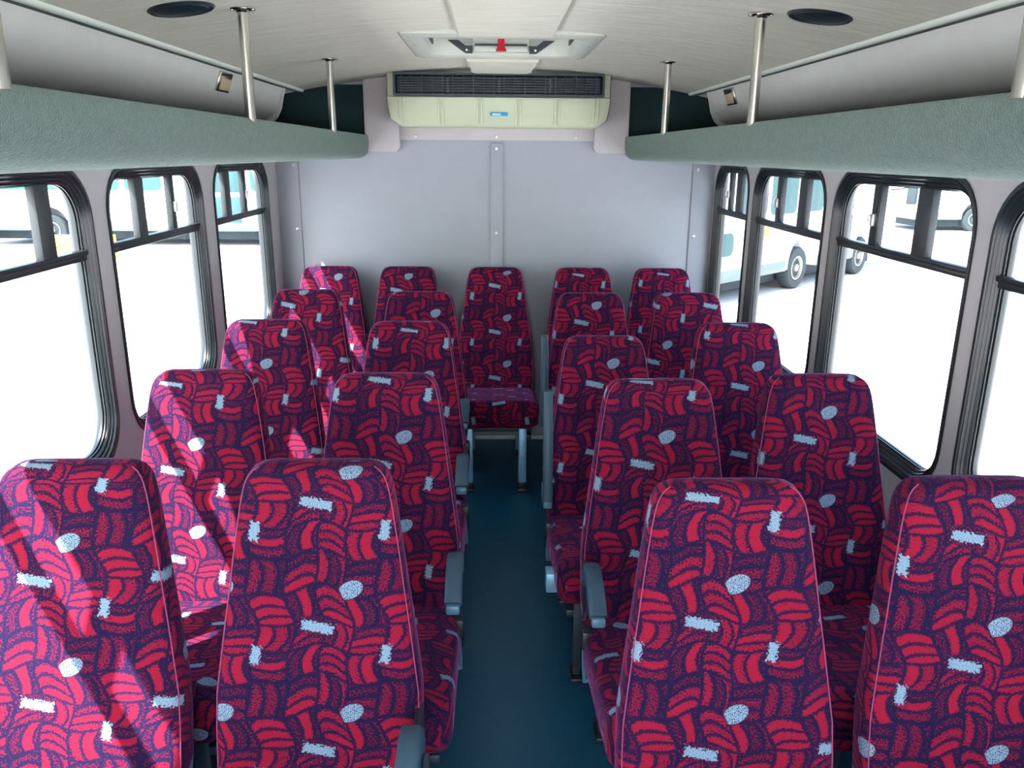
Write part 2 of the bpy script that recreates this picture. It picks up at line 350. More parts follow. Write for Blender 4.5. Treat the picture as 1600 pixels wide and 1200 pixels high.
# curved cove panels above the racks, ending short of the rear wall; pale bead along the ceiling joint
for s, nm in ((-1, 'trim_1'), (1, 'trim_2')):
    cove = [(1.095, 2.045), (1.115, 1.99), (1.135, 1.94), (1.16, 1.90), (1.20, 1.872), (1.25, 1.865)]
    inner = [(x+0.012, z+0.012) for x, z in cove[::-1]]; inner[-1] = (1.125, 2.05)
    struct(extrude_profile(nm, cove+inner, YF, 4.42, COVE, sx_=s, smooth=60))
for s, nm in ((-1, 'trim_3'), (1, 'trim_4')):
    z_ = zc(1.07)
    struct(extrude_profile(nm, [(1.063, zc(1.063)+0.004), (1.064, z_-0.006), (1.070, z_-0.012), (1.082, z_-0.012), (1.088, z_-0.004), (1.09, z_+0.01)], YF, 4.70, TRIMP, sx_=s, smooth=60))
for s, nm in ((-1, 'trim_5'), (1, 'trim_6')):   # dark gap under the bead
    struct(extrude_profile(nm, [(1.084, 2.034), (1.099, 2.030), (1.099, 2.041), (1.084, 2.046)], YF, 4.70, GASKR, sx_=s))

for s, nm in ((-1, 'trim_15'), (1, 'trim_16')):
    cove = [(1.092, 2.043), (1.108, 1.99), (1.122, 1.93), (1.145, 1.885), (1.185, 1.850), (1.248, 1.845)]
    struct(extrude_profile(nm, cove+[(1.248, 1.866), (1.20, 1.873), (1.16, 1.901), (1.136, 1.941), (1.116, 1.991), (1.10, 2.045)], 4.385, 4.425, COVE, sx_=s, smooth=60))

def screw_heads(pts, parent, r=0.011):
    for p in pts:
        bm = bmesh.new(); lathe(bm, p, (0, -1, 0), [(r, 0), (r, 0.002), (r*0.75, 0.005), (0.0, 0.0055)], 14)
        link_mesh('screw', bm, SCREW, parent)
# rear wall cover strips
t = struct(box('trim_7', (-0.036, 0.034, YB-0.012, YB+0.001, 0.03, 1.772), WALL, bev=0.004)); screw_heads([(-0.003, YB-0.012, z) for z in (1.742, 1.271, 0.8)], t)
t = struct(box('trim_8', (-XW, -1.125, YB-0.010, YB+0.001, 0.03, 1.68), WALL, bev=0.004)); screw_heads([(-1.15, YB-0.010, z) for z in (1.644, 1.291, 0.9)], t)
t = struct(box('trim_9', (1.123, XW, YB-0.010, YB+0.001, 0.03, 1.68), WALL, bev=0.004)); screw_heads([(1.15, YB-0.010, z) for z in (1.635, 1.26, 0.9)], t)
t = struct(box('trim_10', (-0.56, 0.56, YB-0.020, YB+0.001, 1.785, 1.90), PINK, bev=0.004)); screw_heads([(x, YB-0.020, 1.804) for x in (-0.456, -0.003, 0.446)], t)
struct(box('baseboard_rear', (-XW, XW, YB-0.016, YB, 0.0, 0.022), TRIMP, bev=0.004))
# dark carpet patches on the rear wall inside the rack ends
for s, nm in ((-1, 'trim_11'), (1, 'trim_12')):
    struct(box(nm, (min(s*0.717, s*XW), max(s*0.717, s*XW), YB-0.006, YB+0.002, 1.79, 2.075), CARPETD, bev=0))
# corner fairings either side of the air conditioner
for s, nm in ((-1, 'trim_13'), (1, 'trim_14')):
    bm = bmesh.new(); pr_ = [(0.545, 2.12), (0.545, 1.80), (0.540, 1.745), (0.560, 1.72), (0.735, 1.722), (0.735, 2.12)]
    loft(bm, [[(s*x, y, z) for x, z in pr_] for y in (YB-0.055, YB)])
    bmesh.ops.bevel(bm, geom=list(bm.edges), offset=0.006, segments=2, affect='EDGES')
    struct(link_mesh(nm, bm, PINK, smooth=40))

# ------------------------------------------------------------------ overhead racks and poles
for s, side in ((-1, 'left'), (1, 'right')):
    root = empty('overhead_rack', (s*0.98, 1.5, 1.683), label='grey-green carpeted overhead luggage rack along the %s side above the windows' % side, cat='luggage rack', group='overhead luggage racks')
    def addp(name, prof, m, y0=YF, y1=YB-0.01, sm=50):
        bm = bmesh.new(); loft(bm, [[(s*x, y, z) for x, z in prof] for y in [y0+(y1-y0)*i/20 for i in range(21)]])
        bm.transform(Matrix.Translation(-root.location)); return link_mesh(name, bm, m, root, sm)
    arc = [(0.715+0.075-0.075*math.cos(a), 1.758-0.075*math.sin(a)) for a in [PI/2*k/8 for k in range(9)]]
    prof = [(0.722, 1.810), (0.715, 1.803)]+arc+[(1.248, 1.683), (1.248, 1.697), (0.79, 1.697), (0.752, 1.715), (0.735, 1.758), (0.735, 1.805), (0.730, 1.811)]
    addp('fascia', prof, CARPET)
    for (x0, x1, z) in ((0.80, 1.24, 1.6975),):
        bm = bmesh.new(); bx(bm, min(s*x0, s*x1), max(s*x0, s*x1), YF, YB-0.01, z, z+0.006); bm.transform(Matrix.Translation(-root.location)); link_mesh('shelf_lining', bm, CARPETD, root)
i_ = 0
pole_words = {(-1, 1.21): 'nearest the camera at the left edge', (-1, 2.43): 'left side, beside the round ceiling speaker', (-1, 3.67): 'left side, nearest the rear wall',
              (1, 1.19): 'nearest the camera at the right edge', (1, 2.42): 'right side, beside the round ceiling speaker', (1, 3.64): 'right side, nearest the rear wall'}
for (s, y), wd in pole_words.items():
    zt = zc(0.722); root = empty('rack_pole', (s*0.722, y, 1.80), label='brushed steel pole from rack to ceiling, '+wd, cat='pole', group='steel poles holding up the racks')
    bm = bmesh.new(); cyl(bm, (0, 0, 0.0), (0, 0, 1), 0.0148, zt-1.80-0.002, 24); link_mesh('pole', bm, CHROME, root)
    bm = bmesh.new(); lathe(bm, (0, 0, zt-1.80-0.0005), (0, 0, -1), [(0.036, 0), (0.036, 0.003), (0.020, 0.006), (0.016, 0.012), (0.0, 0.012)], 24)
    for q in (-1, 1): lathe(bm, (q*0.028, 0, zt-1.80-0.003), (0, 0, -1), [(0.005, 0), (0.005, 0.003), (0, 0.004)], 8)
    link_mesh('flange', bm, CHROME, root)

# ------------------------------------------------------------------ ceiling fittings
for s, wd in ((-1, 'left'), (1, 'right')):
    x = 0.853*s; z = zc(x); y = 2.33
    root = empty('ceiling_speaker', (x, y, z), label='round black ceiling speaker on the %s half of the headliner' % wd, cat='speaker', group='round ceiling speakers')
    root.rotation_euler = (0, math.atan(-2*0.105*x/1.09**2)*-1, 0)
    bm = bmesh.new(); lathe(bm, (0, 0, 0.0), (0, 0, -1), [(0.086, -0.004), (0.086, 0.002), (0.080, 0.007), (0.072, 0.006), (0.070, 0.001)], 48); link_mesh('rim', bm, DARKP, root)
    bm = bmesh.new(); lathe(bm, (0, 0, -0.001), (0, 0, -1), [(0.070, 0), (0.066, 0.005), (0.03, 0.009), (0.0, 0.010)], 48); link_mesh('grille', bm, GRILL, root)
for s, x, y, z, wd in ((-1, 1.118, 3.47, 1.985, 'left'), (1, 1.118, 4.03, 1.985, 'right')):
    root = empty('cove_lamp', (s*(x-0.004), y, z), label='small rectangular chrome-framed lamp on the %s cove panel' % wd, cat='lamp', group='small lamps on the cove panels')
    root.rotation_euler = (0, -s*math.radians(20), 0)
    bm = bmesh.new(); bx(bm, -0.008, 0.006, -0.075, 0.075, -0.038, 0.040, 0.003); link_mesh('housing', bm, CHROME, root)
    bm = bmesh.new(); xx = -s*0.012; bx(bm, min(xx, 0), max(xx, 0), -0.050, 0.062, -0.030, 0.018, 0.003); link_mesh('lens', bm, LENS, root)
    bm = bmesh.new(); xx = -s*0.012; bx(bm, min(xx, 0), max(xx, 0), -0.06, 0.06, 0.024, 0.034, 0.002); link_mesh('switch', bm, DARKP, root)

# raised centre duct panels of the headliner
def duct(name, y0, y1, wa, wb, x0, lab, dr):
    bm = bmesh.new(); zt = 2.146
    rings = []
    for y, hw in ((y0, wa), (y1-0.05, wb), (y1, wb-0.02)):
        rings.append([(x0-hw, y, zt), (x0-hw+0.016, y, zt-dr), (x0+hw-0.016, y, zt-dr), (x0+hw, y, zt)])
    loft(bm, rings); return tag(link_mesh(name, bm, CEIL, smooth=20), lab, 'ceiling panel', 'raised centre panels of the headliner')
duct('ceiling_panel', YF, 3.165, 0.185, 0.185, 0.02, 'long raised beige centre panel on the ceiling in front of the roof hatch', 0.022)
duct('ceiling_panel', 3.862, 4.42, 0.175, 0.165, 0.018, 'short raised beige centre panel between roof hatch and air conditioner', 0.034)

# roof hatch
root = empty('roof_hatch', (0.008, 3.48, 2.14), label='white plastic roof escape hatch with a red knob in the middle of the ceiling', cat='roof hatch')
def frame_loop(hx, hy, z, r=0.05):
    return [(a, b, z) for a, b in rrect(-hx, hx, -hy, hy, r, 6)]
bm = bmesh.new()
loft(bm, [frame_loop(0.375, 0.375, 0.004, 0.02), frame_loop(0.375, 0.375, -0.012, 0.02), frame_loop(0.355, 0.355, -0.018, 0.03), frame_loop(0.305, 0.310, -0.018, 0.06), frame_loop(0.295, 0.300, -0.010, 0.06),
          frame_loop(0.275, 0.285, 0.085, 0.06), frame_loop(0.275, 0.285, 0.10, 0.06)], True, False, False)
link_mesh('frame', bm, WPLAS, root)
bm = bmesh.new(); loft(bm, [frame_loop(0.276, 0.286, 0.085, 0.06), frame_loop(0.276, 0.286, 0.10, 0.06)]); link_mesh('lid', bm, WPLAS, root)
bm = bmesh.new(); bx(bm, -0.12, 0.12, 0.16, 0.24, -0.006, 0.085, 0.006); bx(bm, -0.115, 0.115, 0.145, 0.16, -0.012, 0.012, 0.004); link_mesh('release_housing', bm, WPLAS, root)
bm = bmesh.new(); bx(bm, -0.11, 0.11, 0.140, 0.150, 0.012, 0.018); link_mesh('housing_slot', bm, DARKP, root)
bm = bmesh.new(); lathe(bm, (0.0, 0.125, 0.035), (0, 0, -1), [(0.014, 0), (0.013, 0.028), (0.016, 0.034), (0.022, 0.042), (0.022, 0.047), (0.0, 0.050)], 20); k_ = link_mesh('release_knob', bm, REDP, root); k_['label'] = 'red release knob'
for s in (-1, 1):
    bm = bmesh.new(); pts = [(0.12, -0.016), (0.15, -0.016), (0.225, 0.034), (0.18, 0.034), (0.15, 0.012), (0.12, 0.012)]
    loft(bm, [[(s*x, y, z) for x, z in pts] for y in (0.15, 0.18)]); link_mesh('hinge_arm', bm, DARKP, root)
    bm = bmesh.new(); lathe(bm, (s*0.145, 0.15, -0.004), (0, -1, 0), [(0.006, 0), (0.005, 0.004), (0, 0.005)], 10); link_mesh('rivet', bm, CHROME, root)
    bm = bmesh.new(); bx(bm, s*0.285-0.004, s*0.285+0.004, -0.12, 0.12, 0.012, 0.03, 0.002); link_mesh('side_slot', bm, SKIRT, root)
for x, y in ((-0.34, -0.1), (0.34, -0.1), (-0.34, 0.33), (0.34, 0.33), (-0.34, -0.33), (0.34, -0.33)):
    bm = bmesh.new(); lathe(bm, (x, y, -0.016), (0, 0, -1), [(0.008, 0), (0.007, 0.004), (0, 0.005)], 10); link_mesh('screw', bm, SCREW, root)

# ------------------------------------------------------------------ air conditioner
root = empty('air_conditioner', (0.008, 4.50, 1.85), label='cream wall-mounted air conditioner with black louvres high on the rear wall', cat='air conditioner')
bm = bmesh.new()
rows = [(0.270, 4.455, 0.592, 0.02), (0.262, 4.448, 0.594, 0.02), (0.10, 4.448, 0.592, 0.02), (0.090, 4.445, 0.588, 0.02), (0.058, 4.470, 0.572, 0.03), (0.022, 4.490, 0.545, 0.03), (0.004, 4.52, 0.522, 0.02), (0.0, 4.54, 0.515, 0.02)]
rows = [(0.272, 4.475, 0.594), (0.150, 4.475, 0.592), (0.147, 4.440, 0.592), (0.092, 4.440, 0.587), (0.040, 4.466, 0.578), (0.016, 4.478, 0.545), (0.003, 4.490, 0.530), (0.0, 4.502, 0.522)]
loft(bm, [[(-hw, 0.215, z), (-hw, y-4.50+0.025, z), (-hw+0.007, y-4.50+0.007, z), (-hw+0.025, y-4.50, z), (hw-0.025, y-4.50, z), (hw-0.007, y-4.50+0.007, z), (hw, y-4.50+0.025, z), (hw, 0.215, z)] for z, y, hw in rows])
link_mesh('housing', bm, CREAM, root, 32)
for x in (-0.512, -0.307, -0.102, 0.102, 0.307, 0.512):
    bm = bmesh.new()
    for dx in (-0.011, 0.011):
        k = 0.0
        sh = -0.02*(1 if x < -0.5 else (-1 if x > 0.5 else 0))
        pth = [(x+dx, 4.437-4.5, 0.140), (x+dx, 4.437-4.5, 0.090), (x+dx, 4.4638-4.5, 0.040), (x+dx-sh, 4.4805-4.5, 0.012)]
        tube(bm, pth, 0.005, 6)
    link_mesh('moulded_rib', bm, CREAM, root)
bm = bmesh.new()
gx0, gx1, gz0, gz1 = -0.552, 0.552, 0.152, 0.268
ring = lambda u, d: [(a, 4.436-4.50+d, b) for a, b in rrect(gx0+u, gx1-u, gz0+u, gz1-u, 0.006, 3)]
loft(bm, [ring(0, 0.01), ring(0, -0.004), ring(0.012, -0.004), ring(0.015, 0.022), ring(0.02, 0.03)], True, False, True)
link_mesh('louvre_surround', bm, GRILL, root)
VANE = mat('louvre_slat_plastic', (0.035, 0.05, 0.065), 0.3)
for g in range(4):
    a = gx0+0.016+g*(gx1-gx0-0.032)/4; b = a+(gx1-gx0-0.032)/4
    bm = bmesh.new()
    for k in range(7):
        z = gz0+0.020+k*(gz1-gz0-0.040)/6
        rings = []
        for q in range(9):
            x = a+0.006+(b-a-0.012)*q/8
            ins = 0.018-0.020*math.sin(PI*q/8)
            rings.append([(x, 4.434-4.5+ins, z-0.0035), (x, 4.434-4.5+ins+0.004, z+0.0015), (x, 4.434-4.5+0.03, z+0.0035), (x, 4.434-4.5+0.028, z-0.001)])
        loft(bm, rings)
    link_mesh('horizontal_slats', bm, VANE, root, 0)
    for k in range(5):
        bm = bmesh.new(); x = a+(b-a)*(k+0.5)/5; bx(bm, x-0.0018, x+0.0018, 4.434-4.5+(0.006 if k != 2 else -0.002), 4.434-4.5+0.03, gz0+0.014, gz1-0.014)
        link_mesh('vertical_slat', bm, VANE, root, 0)
nrm = math.atan2(0.026, 0.05)
Mb = Matrix.Translation((0.0, 4.450-4.5-0.0015, 0.0655)) @ Matrix.Rotation(nrm, 4, 'X')
bm = bmesh.new(); bx(bm, -0.045, 0.045, -0.003, 0.001, -0.0095, 0.0095, 0.001, mtx=Mb); bd = link_mesh('badge', bm, BADGE, root); bd['label'] = 'small blue badge with pale lettering'
bm = bmesh.new()
prev = -0.034
for wdt in (0.005, 0.007, 0.004, 0.006, 0.004, 0.007, 0.005, 0.006):
    bx(bm, prev, prev+wdt*0.85, -0.0042, -0.0028, -0.003, 0.0045, mtx=Mb); prev += wdt
bx(bm, -0.038, 0.012, -0.0041, -0.0029, -0.0055, -0.004, mtx=Mb)
link_mesh('badge_print', bm, BADGEW, bd, 0)

# ------------------------------------------------------------------ seats
TAN = 0.22
def se(t, e): return math.copysign(abs(t)**e, t)
NR = 40
def back_ring(z, w_, d, n=NR, e=0.42):
    o = []
    for j in range(n):
        ph = -PI+2*PI*j/n
        x = w_*se(math.sin(ph), e); y = -d*se(math.cos(ph), e)
        if math.cos(ph) > 0.2: y += 0.006*(1-(x/w_)**2)           # front face slightly dished between the bolsters
        o.append(Vector((x, y+0.045-(1.09-z)*TAN, z)))
    return o
BSEC = [(0.335, 0.16, 0.03), (0.345, 0.195, 0.045), (0.37, 0.212, 0.052), (0.45, 0.219, 0.055), (0.55, 0.220, 0.054), (0.62, 0.218, 0.053), (0.68, 0.210, 0.051), (0.76, 0.199, 0.049), (0.84, 0.187, 0.047), (0.90, 0.179, 0.046),
        (0.96, 0.170, 0.045), (1.01, 0.162, 0.044), (1.035, 0.157, 0.0435), (1.053, 0.152, 0.042), (1.066, 0.146, 0.039), (1.077, 0.137, 0.034), (1.0845, 0.124, 0.027), (1.0885, 0.108, 0.018), (1.090, 0.088, 0.008)]
def fabric_loft(name, rings, vs_, parent_mesh_mat=FAB, ucen=None):
    bm = bmesh.new(); uvl = bm.loops.layers.uv.new('UVMap'); n = len(rings[0]); R = [[bm.verts.new(p) for p in r] for r in rings]
    def arcs(r):
        c = n//2; a = [0.0]*(n+1)
        for j in range(c+1, n+1): a[j] = a[j-1]+(r[j % n]-r[j-1]).length
        for j in range(c-1, -1, -1): a[j] = a[j+1]-(r[j]-r[j+1]).length
        return a
    A = [arcs(r) for r in rings]
    for i in range(len(R)-1):
        for j in range(n):
            k = (j+1) % n; f = bm.faces.new((R[i][j], R[i][k], R[i+1][k], R[i+1][j]))
            for lp, (ii, jj) in zip(f.loops, ((i, j), (i, j+1), (i+1, j+1), (i+1, j))): lp[uvl].uv = (A[ii][jj], vs_[ii])
    for r, v_ in ((R[0][::-1], vs_[0]), (R[-1], vs_[-1])):
        f = bm.faces.new(r)
        for lp in f.loops: lp[uvl].uv = (lp.vert.co.x, v_+lp.vert.co.y-lp.vert.co.z)
    return link_mesh(name, bm, parent_mesh_mat, None, 60)
def cush_rings():
    rings, vs_ = [], []
    Y0, Y1 = -0.135, -0.670; N = 22; half = 0.072
    prof = []
    for i in range(N+1):
        t = i/N; y = Y0+(Y1-Y0)*t; prof.append((y, 0.352+0.085*t**1.1, 1.0))
    # (y, z centre, scale) ; front end rounds off
    ends = [(-0.005, 0.55), (0.0, 0.80)]
    out = [(Y0+0.012, prof[0][1], 0.6), (Y0+0.004, prof[0][1], 0.86)]+prof+[(Y1-0.012, prof[-1][1]-0.002, 0.95), (Y1-0.024, prof[-1][1]-0.006, 0.84), (Y1-0.033, prof[-1][1]-0.011, 0.66), (Y1-0.037, prof[-1][1]-0.013, 0.45)]
    v = 0; last = None
    for y, zc_, s in out:
        r = []
        wx = 0.222-(1-s)*0.05; hz = half*s if s < 1 else half
        for j in range(NR):
            ph = -PI+2*PI*j/NR
            x = wx*se(math.sin(ph), 0.34); z = hz*se(math.cos(ph), 0.42)
            if math.cos(ph) > 0.2: z += 0.008*(abs(x)/wx)**2*(s if s < 1 else 1)
            r.append(Vector((x, y, zc_+z)))
        rings.append(r)
        if last is not None: v += max(abs(last[0]-y), 0.6*abs(last[2]-s)*half+abs(last[0]-y))
        vs_.append(v); last = (y, zc_, s)
    return rings, vs_
back_proto = fabric_loft('backrest', [back_ring(*b) for b in BSEC], [b[0] for b in BSEC[:-5]]+[1.079, 1.092, 1.106, 1.120, 1.140]); BACK_ME = back_proto.data; bpy.data.objects.remove(back_proto)
cr_, cv_ = cush_rings(); cp_ = fabric_loft('seat_cushion', cr_, cv_); CUSH_ME = cp_.data; bpy.data.objects.remove(cp_)
def mesh_only(fn, name, m, smooth=40):
    bm = bmesh.new(); fn(bm); o = link_mesh(name, bm, m, None, smooth); me = o.data; bpy.data.objects.remove(o); return me
def f_pipe(bm):   # welt around the front face of the backrest
    for s in (-1, 1):
        pts = []
        for z, w_, d in BSEC[1:-2]:
            r = back_ring(z, w_, d, 64); j = [q for q in range(64)]
            ph = s*1.18; k = int(round((ph+PI)/(2*PI)*64)) % 64; p = r[k].copy(); pts.append(p+Vector((s*0.0008, -0.001, 0)))
        tube(bm, pts, 0.0014, 6)
PIPE_ME = mesh_only(f_pipe, 'piping', PIPE)
def f_frame(bm):
    for s in (-1, 1):
        bx(bm, s*0.17-0.016, s*0.17+0.016, -0.63, -0.06, 0.285, 0.312, 0.004)
    bx(bm, -0.19, 0.19, -0.10, -0.07, 0.262, 0.292, 0.004); bx(bm, -0.19, 0.19, -0.60, -0.57, 0.318, 0.345, 0.004)
    for s in (-1, 1):
        bx(bm, s*0.185-0.010, s*0.185+0.010, -0.16, -0.04, 0.27, 0.42, 0.003)
FRAME_ME = mesh_only(f_frame, 'seat_frame', FRAMEB)
def f_leg(bm): bx(bm, -0.021, 0.021, -0.021, 0.021, 0.045, 0.345, 0.003)
def f_foot(bm): bx(bm, -0.026, 0.026, -0.045, 0.035, 0.0, 0.018, 0.004); bx(bm, -0.018, 0.018, -0.018, 0.018, 0.012, 0.05, 0.003); cyl(bm, (0.012, -0.034, 0.016), (0, 0, 1), 0.007, 0.008, 6)
LEG_ME = mesh_only(f_leg, 'leg', STEEL); LEGD_ME = mesh_only(f_leg, 'leg', FRAMEB); FOOT_ME = mesh_only(f_foot, 'foot', DARKP)
def f_arm(bm, sc=1.0):
    # side outline (y, z): pivot at the back, padded arc falling to the front
    pts = [(-0.215, 0.585), (-0.225, 0.610), (-0.245, 0.628), (-0.28, 0.634), (-0.33, 0.626), (-0.375, 0.607), (-0.405, 0.588)]
    hh = [0.020, 0.024, 0.025, 0.023, 0.020, 0.017, 0.013]
    rings = []
    for i, (y, z) in enumerate(pts):
        a = Vector(pts[max(i-1, 0)]); b = Vector(pts[min(i+1, len(pts)-1)]); t = (b-a).normalized(); nn = Vector((-t.y, t.x))
        if nn.y < 0: nn = -nn
        r = []
        for k in range(16):
            ph = 2*PI*k/16; x = 0.0235*se(math.cos(ph), 0.5); q = hh[i]*se(math.sin(ph), 0.55); r.append((x, y+nn.x*q, z+nn.y*q))
        rings.append(r)
    loft(bm, rings)
def f_armtrim(bm):
    bx(bm, -0.018, 0.018, -0.422, -0.400, 0.566, 0.592, 0.006)
def f_pivot(bm):
    cyl(bm, (-0.014, -0.212, 0.588), (1, 0, 0), 0.018, 0.028, 20); bx(bm, -0.006, 0.010, -0.225, -0.10, 0.46, 0.585, 0.004)
ARM_ME = mesh_only(f_arm, 'armrest', ARM, 50); ARMT_ME = mesh_only(f_armtrim, 'armrest_tip', ARMB); PIV_ME = mesh_only(f_pivot, 'armrest_pivot', DARKP)
def f_armup(bm):   # folded up beside the backrest
    pts = [(-0.195, 0.51), (-0.190, 0.56), (-0.180, 0.66), (-0.165, 0.76), (-0.145, 0.86), (-0.125, 0.92)]
    hh = [0.020, 0.024, 0.025, 0.024, 0.020, 0.014]; rings = []
    for (y, z), h in zip(pts, hh):
        rings.append([(0.0185*se(math.cos(2*PI*k/16), 0.5), y+h*se(math.sin(2*PI*k/16), 0.55), z) for k in range(16)])
    loft(bm, rings)
def f_armuptrim(bm): bx(bm, -0.016, 0.016, -0.21, -0.18, 0.48, 0.512, 0.006)
ARMU_ME = mesh_only(f_armup, 'armrest', ARM, 50); ARMUT_ME = mesh_only(f_armuptrim, 'armrest_tip', ARMB)
def f_lever(bm):
    lathe(bm, (0, -0.20, 0.335), (1, 0, 0), [(0.020, 0), (0.022, 0.008), (0.016, 0.014), (0.0, 0.016)], 16); tube(bm, [(0.008, -0.20, 0.335), (0.014, -0.25, 0.325), (0.014, -0.29, 0.315)], [0.007, 0.007, 0.009], 8)
LEVER_ME = mesh_only(f_lever, 'recline_lever', ARMB)
def f_buckle(bm):
    tube(bm, [(0, -0.16, 0.30), (0.004, -0.20, 0.37), (0.002, -0.215, 0.405)], 0.012, 8, flat=0.35); bx(bm, -0.013, 0.016, -0.250, -0.205, 0.385, 0.440, 0.006)
BUCK_ME = mesh_only(f_buckle, 'seat_belt_buckle', DARKP)
def f_bracket(bm):
    bx(bm, -0.024, 0.024, -0.56, -0.50, 0.245, 0.315, 0.004)
BRK_ME = mesh_only(f_bracket, 'track_bracket', STEEL)

def part(name, me, parent, loc=(0, 0, 0), mirror=False):
    o = bpy.data.objects.new(name, me); COL.objects.link(o); o.parent = parent; o.location = loc
    if mirror: o.scale = (-1, 1, 1)
    return o
def inv_face(px, py, s):
    """offset on the seat face (metres) of a point seen at pixel (px, py) on seat s; sets where the woven repeat starts"""
    d = fw*FPX + r2*(px-800) - u2*(py-600); nrm_ = Vector((0, 1, -TAN)); c = s[1]-(1.09+s[2])*TAN
    t = (c-nrm_.dot(CAM_POS))/nrm_.dot(d); p = CAM_POS+d*t
    return p.x-s[0], p.z-s[2]
def seat(x, y, dz, label, group, arm=None, arm_side=1, legs='dark', oval=None, bar=None, twist=0.0, lever=False, bracket=False):
    root = empty('passenger_seat', (x, y, 0), twist, label, 'seat', group)
    b = part('backrest', BACK_ME, root, (0, 0, dz)); part('piping', PIPE_ME, b)
    c = part('seat_cushion', CUSH_ME, root, (0, 0, dz))
    if oval: u, v = inv_face(*oval, (x, y, dz))
    elif bar: u, v = inv_face(*bar, (x, y, dz)); u += 0.069; v += 0.077
    else: u, v = random.uniform(0, .27), random.uniform(0, .25)
    b['pattern_shift'] = (float(u), float(v), 0.0); c['pattern_shift'] = (float(random.uniform(0, .27)), float(random.uniform(0, .25)), 0.0)
    part('seat_frame', FRAME_ME, root, (0, 0, dz))
    lm = LEG_ME if legs == 'steel' else LEGD_ME
    for lx, ly in ((-0.14, -0.61), (0.14, -0.61), (-0.14, -0.12), (0.14, -0.12)):
        q = part('leg', lm, root, (lx, ly, 0)); part('foot', FOOT_ME, q)
    ax = arm_side*0.243
    if arm:
        up_ = arm == 'up'; a = part('armrest', ARMU_ME if up_ else ARM_ME, root, (arm_side*(0.222 if up_ else 0.212), 0, dz)); part('armrest_tip', ARMUT_ME if up_ else ARMT_ME, a)
        part('armrest_pivot', PIV_ME, root, (arm_side*0.212, 0.02, dz))
    if lever: part('recline_lever', LEVER_ME, root, (arm_side*0.208, 0, dz), mirror=arm_side < 0)
    if arm or lever: part('seat_belt_buckle', BUCK_ME, root, (arm_side*0.218, 0, dz))
    if bracket: part('track_bracket', BRK_ME, root, (arm_side*0.225, 0, 0.045))
    return root
GW, GA, GB = 'seats along the left windows', 'seats beside the aisle', 'five seats across the rear wall'
GR = 'seats along the right windows'
seat(-0.905, 1.553, 0, 'sunlit red patterned seat in the bottom left corner, by the left windows nearest the camera', GW, oval=(103, 850))
seat(-0.887, 2.288, 0, 'sunlit red patterned seat by the left windows, second row from the camera', GW, oval=(305, 695))
seat(-0.905, 3.040, 0, 'red patterned seat by the left windows with sun streaks, third row from the camera', GW, oval=(415, 569))
seat(-0.905, 3.755, 0, 'red patterned seat by the left windows, just in front of the rear row', GW, bar=(450, 477))
seat(-0.400, 1.550, 0, 'red patterned seat left of the aisle, nearest the camera at the bottom edge', GA, 'down', 1, oval=(547, 923), lever=True)
seat(-0.345, 2.250, 0, 'red patterned seat left of the aisle, second row, grey armrest lowered', GA, 'down', 1, oval=(630, 684), lever=True)
seat(-0.350, 3.010, 0, 'red patterned seat left of the aisle, third row from the camera', GA, 'down', 1, oval=(668, 588), lever=True)
seat(-0.366, 3.700, 0, 'red patterned seat left of the aisle, just in front of the rear row', GA, 'down', 1, oval=(680, 490), lever=True)
seat(0.442, 1.437, 0, 'red patterned seat right of the aisle, nearest the camera in full front view', GA, None, -1, oval=(1153, 915), lever=True)
seat(0.450, 2.185, 0, 'red patterned seat right of the aisle, second row, curved grey armrest lowered', GA, 'down', -1, oval=(1042, 684), lever=True)
seat(0.400, 2.960, -0.045, 'red patterned seat right of the aisle, third row, armrest folded up and top sitting low', GA, 'up', -1, oval=(958, 569), lever=True, bracket=True)
seat(0.432, 3.685, 0, 'red patterned seat right of the aisle, ahead of the rear row, armrest folded up', GA, 'up', -1, oval=(932, 478), lever=True, bracket=True)
seat(0.948, 1.447, 0, 'red patterned seat in the bottom right corner, by the right windows nearest the camera', GR, oval=(1563, 981))
seat(0.942, 2.241, 0, 'red patterned seat by the right windows, second row from the camera', GR, oval=(1296, 646))
seat(0.922, 2.994, 0, 'red patterned seat by the right windows, third row from the camera', GR, oval=(1185, 573))
seat(0.892, 3.690, 0, 'red patterned seat by the right windows, just in front of the rear row', GR)
seat(-0.955, 4.565, 0, 'red patterned rear-row seat in the left corner with a sunlit streak at its top', GB, oval=(528, 433))
seat(-0.510, 4.560, 0, 'red patterned rear-row seat, second from the left corner', GB, oval=(638, 432))
seat(-0.010, 4.547, 0, 'red patterned rear seat at the end of the aisle with visible steel legs', GB, legs='steel', oval=(792, 497))
seat(0.490, 4.535, 0, 'red patterned rear-row seat just right of the aisle end seat', GB, bar=(904, 429))
seat(0.942, 4.525, 0, 'red patterned rear-row seat in the right corner', GB, bar=(1037, 427))

